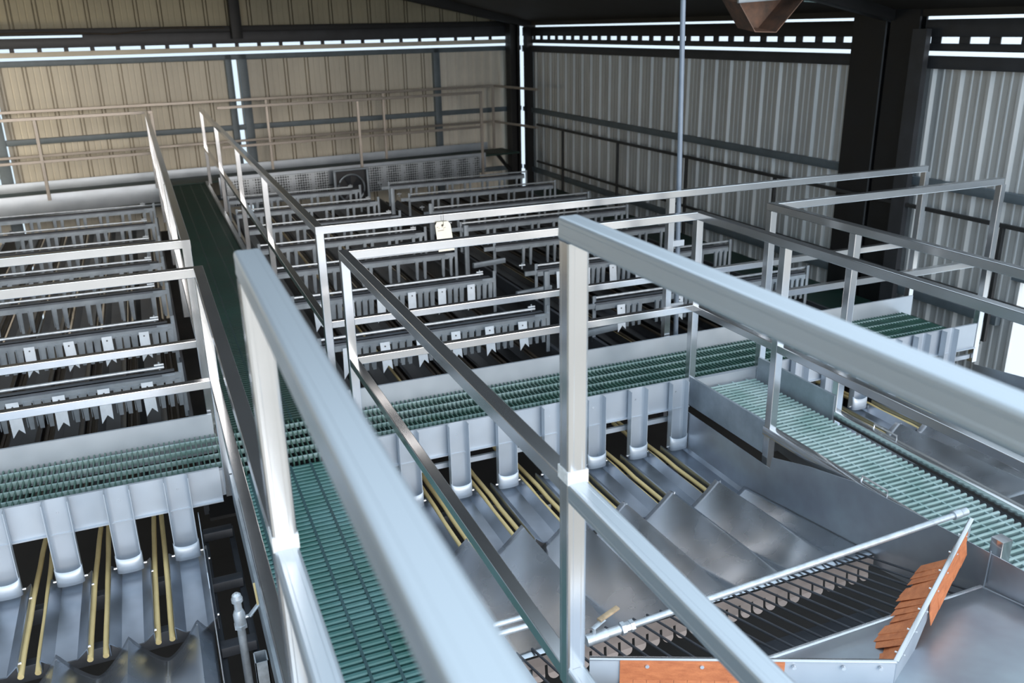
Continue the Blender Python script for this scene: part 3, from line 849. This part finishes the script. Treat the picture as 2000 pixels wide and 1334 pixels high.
# flat link bars in the upper rows and posts between the two machines
for i, (x, y, zt) in enumerate(((2.22, 2.45, .10), (2.20, 4.45, .12), (2.12, 7.1, .12), (2.30, 6.0, .08))):
    b = MB(); b.bar((x, y, FLOOR), (x, y, zt), .05, .03, .003, up=(0, 1, 0))
    tag(b.build('upright', 'frame'), ['nearest slim steel upright standing in the aisle between the two right machines',
        'second slim steel upright in the aisle between the two right machines', 'farthest slim steel upright in the aisle between the two right machines',
        'third slim steel upright in the aisle between the two right machines'][i], 'post', 'uprights between the machines')
o = thing('belt_conveyor', (2.18, 4.5, FLOOR), 'dark belt conveyor running in the aisle between the two right machines', 'conveyor')
b = MB(); b.box(2.03, 2.33, .8, 9, -.46, -.44); b.build('belt', 'black', o)
for y in (1.4, 2.6, 3.7, 4.8, 5.9):
    b = MB(); b.bar((2.0, y, -.12), (2.36, y + .06, -.12), .03, .05); b.build('cross_tie', 'frame', o)
    b = MB(); b.bar((2.02, y, -.46), (2.02, y, -.12), .03, .03); b.build('tie_post', 'frame', o)
for y in (1, 8.8):
    b = MB(); b.bar((2.18, y, FLOOR), (2.18, y, -.46), .1, .06); b.build('support_leg', 'dframe', o)

# perforated guards and fan under the far walkway
for u0, u1, lab in ((2.72, 4.30, 'perforated metal guard panel under the far walkway, left of the fan'), (4.98, 7.0, 'perforated metal guard panel under the far walkway, right of the fan')):
    o = thing('guard_panel', WP((u0 + u1) / 2, FLOOR, 1.12), lab, 'guard')
    b = MB(); b.bar(WP(u0, -.2, 1.12), WP(u1, -.2, 1.12), .01, .40, .001); b.build('perforated_sheet', 'perf', o)
    for s_ in (u0 + .03, u1 - .03):
        b = MB(); b.bar(WP(s_, FLOOR, 1.14), WP(s_, 0, 1.14), .04, .04); b.build('support_leg', 'dgrey', o)
o = thing('exhaust_fan', WP(4.65, FLOOR, 1.2), 'round fan in a dark square housing under the far walkway', 'fan')
b = MB()
b.bar(WP(4.36, .0, 1.2), WP(4.95, .0, 1.2), .06, .03); b.bar(WP(4.38, -.6, 1.2), WP(4.38, 0, 1.2), .04, .04, up=(0, 1, 0)); b.bar(WP(4.93, -.6, 1.2), WP(4.93, 0, 1.2), .04, .04, up=(0, 1, 0))
b.build('housing_frame', 'frame', o)
b = MB(); b.bar(WP(4.38, -.3, 1.12), WP(4.93, -.3, 1.12), .02, .58, .001); b.build('back_plate', 'dgrey', o)
b = MB(); q = [WP(4.655 + .22 * math.cos(a * PI / 12), -.30 + .22 * math.sin(a * PI / 12), 1.17) for a in range(25)]; b.tube(q, .016, 8); b.build('fan_ring', 'frame', o)
for k in range(5):
    a = k * 2 * PI / 5 + .3
    b = MB(); b.plate([WP(4.655, -.30, 1.16), WP(4.655 + .20 * math.cos(a), -.30 + .20 * math.sin(a), 1.15), WP(4.655 + .20 * math.cos(a + .6), -.30 + .20 * math.sin(a + .6), 1.18)], (0, -.003, 0)); b.build('fan_blade', 'dframe', o, smooth=False)
for s_ in (4.38, 4.93):
    b = MB(); b.bar(WP(s_, FLOOR, 1.2), WP(s_, -.6, 1.2), .04, .04); b.build('support_leg', 'dgrey', o)

# vertical conduit with clamps
o = thing('conduit', (2.41, .72, -.14), 'tall blue-grey vertical conduit beside the far handrail of the cross walkway', 'pipe')
top = P(1328, -6, 'y', .72); bot = P(1321, 650, 'y', .72)
b = MB(); b.tube([(bot.x, bot.y, -.14), top + Vector((0, 0, .9))], .0165, 16); b.build('pipe', 'pipe', o)
for z in (.70, .26):
    f = (z - bot.z) / (top.z - bot.z); x = bot.x + (top.x - bot.x) * f
    b = MB(); b.box(2.30, x + .035, .69, .70, z - .02, z + .02); b.tube([(x, .72, z - .02), (x, .72, z + .02)], .02, 14); b.build('clamp', 'plate', o)

# rusty scoop hanging from the roof
Yh = 1.6
o = thing('hanging_scoop', P(1500, 62, 'y', Yh), 'small rusty steel scoop hanging from the dark roof at the top right', 'scoop')
a = [P(u, v, 'y', Yh) for u, v in [(1443, -60), (1444, 5), (1475, 62), (1516, 63), (1568, 0), (1572, -60)]]
bq = [p + Vector((.03, .26, .03)) for p in a]
b = MB()
for i in range(5):
    b.add([a[i], a[i + 1], bq[i + 1], bq[i]], [(0, 1, 2, 3)])
b.build('scoop_shell', 'rust', o, smooth=False, solid=.006)
MB().plate(bq[1:5], (0, .004, 0)).build('end_plate', 'rust', o, smooth=False)
b = MB(); b.bar(a[1] + Vector((-.02, -.01, .01)), a[4] + Vector((.0, -.01, .03)), .02, .03); b.build('lip', 'frame', o)
for u in (1450, 1560):
    q = P(u, -50, 'y', Yh + .02); b = MB(); b.tube([q, (q.x, q.y, roofz(q.x) + .02)], .01, 8); b.build('hanger_rod', 'dgrey', o)
# loose cable under the roof on the right
b = MB(); b.tube([P(1570, 2, 'y', 2.6), P(1620, 5, 'y', 2.55), P(1680, 1, 'y', 2.5), P(1760, 3, 'y', 2.45), P(1850, -1, 'y', 2.4), P(1990, 2, 'y', 2.3)], .008, 8)
tag(b.build('roof_cable', 'green3'), 'pale green cable strung below the dark roof at the top right', 'cable')
b = MB(); b.tube([WP(-.5, 2.13, .12), WP(.9, 2.14, .13), WP(1.6, 2.10, .12), WP(2.3, 2.17, .12), WP(3.2, 2.16, .12)], .008, 8)
tag(b.build('wall_cable', 'darkbrown'), 'thin loose cable along the black beam of the back wall', 'cable')

# ------------------------------------------------------------------ light
w = bpy.data.worlds.new('world'); scene.world = w; w.use_nodes = True
nt = w.node_tree; bg = nt.nodes['Background']
tcw = nt.nodes.new('ShaderNodeTexCoord')
dp = nt.nodes.new('ShaderNodeVectorMath'); dp.operation = 'DOT_PRODUCT'
dp.inputs[1].default_value = Vector((.25, -1, .25)).normalized()
nt.links.new(tcw.outputs['Generated'], dp.inputs[0])
crw = nt.nodes.new('ShaderNodeMapRange')
crw.inputs['From Min'].default_value = -.7; crw.inputs['From Max'].default_value = .8
crw.inputs['To Min'].default_value = 1.05; crw.inputs['To Max'].default_value = 1.9
nt.links.new(dp.outputs['Value'], crw.inputs['Value'])
nt.links.new(crw.outputs['Result'], bg.inputs['Strength'])
bg.inputs['Color'].default_value = (.72, .87, 1.0, 1)
def lamp(name, kind, loc, target, energy, col, size=1, sy=None):
    l = bpy.data.lights.new(name, kind); l.energy = energy; l.color = col
    if kind == 'AREA':
        l.shape = 'RECTANGLE'; l.size = size; l.size_y = sy or size
    if kind == 'SUN': l.angle = size
    o = bpy.data.objects.new(name, l); C.objects.link(o); o.location = loc
    o.rotation_euler = (Vector(target) - Vector(loc)).to_track_quat('-Z', 'Y').to_euler()
    return o
lamp('left_glow', 'AREA', (-4.6, 8.6, .9), (-1.8, 10.6, .1), 50, (1, .86, .62), .9)  # added area lamp, out of view, standing in for sun on the back wall
lamp('open_side_daylight', 'SUN', (3, -12, 3.6), (1, 0, .6), 1.9, (1, .84, .70), .7)

scene.view_settings.view_transform = 'Standard'
scene.view_settings.look = 'None'
scene.view_settings.exposure = .12
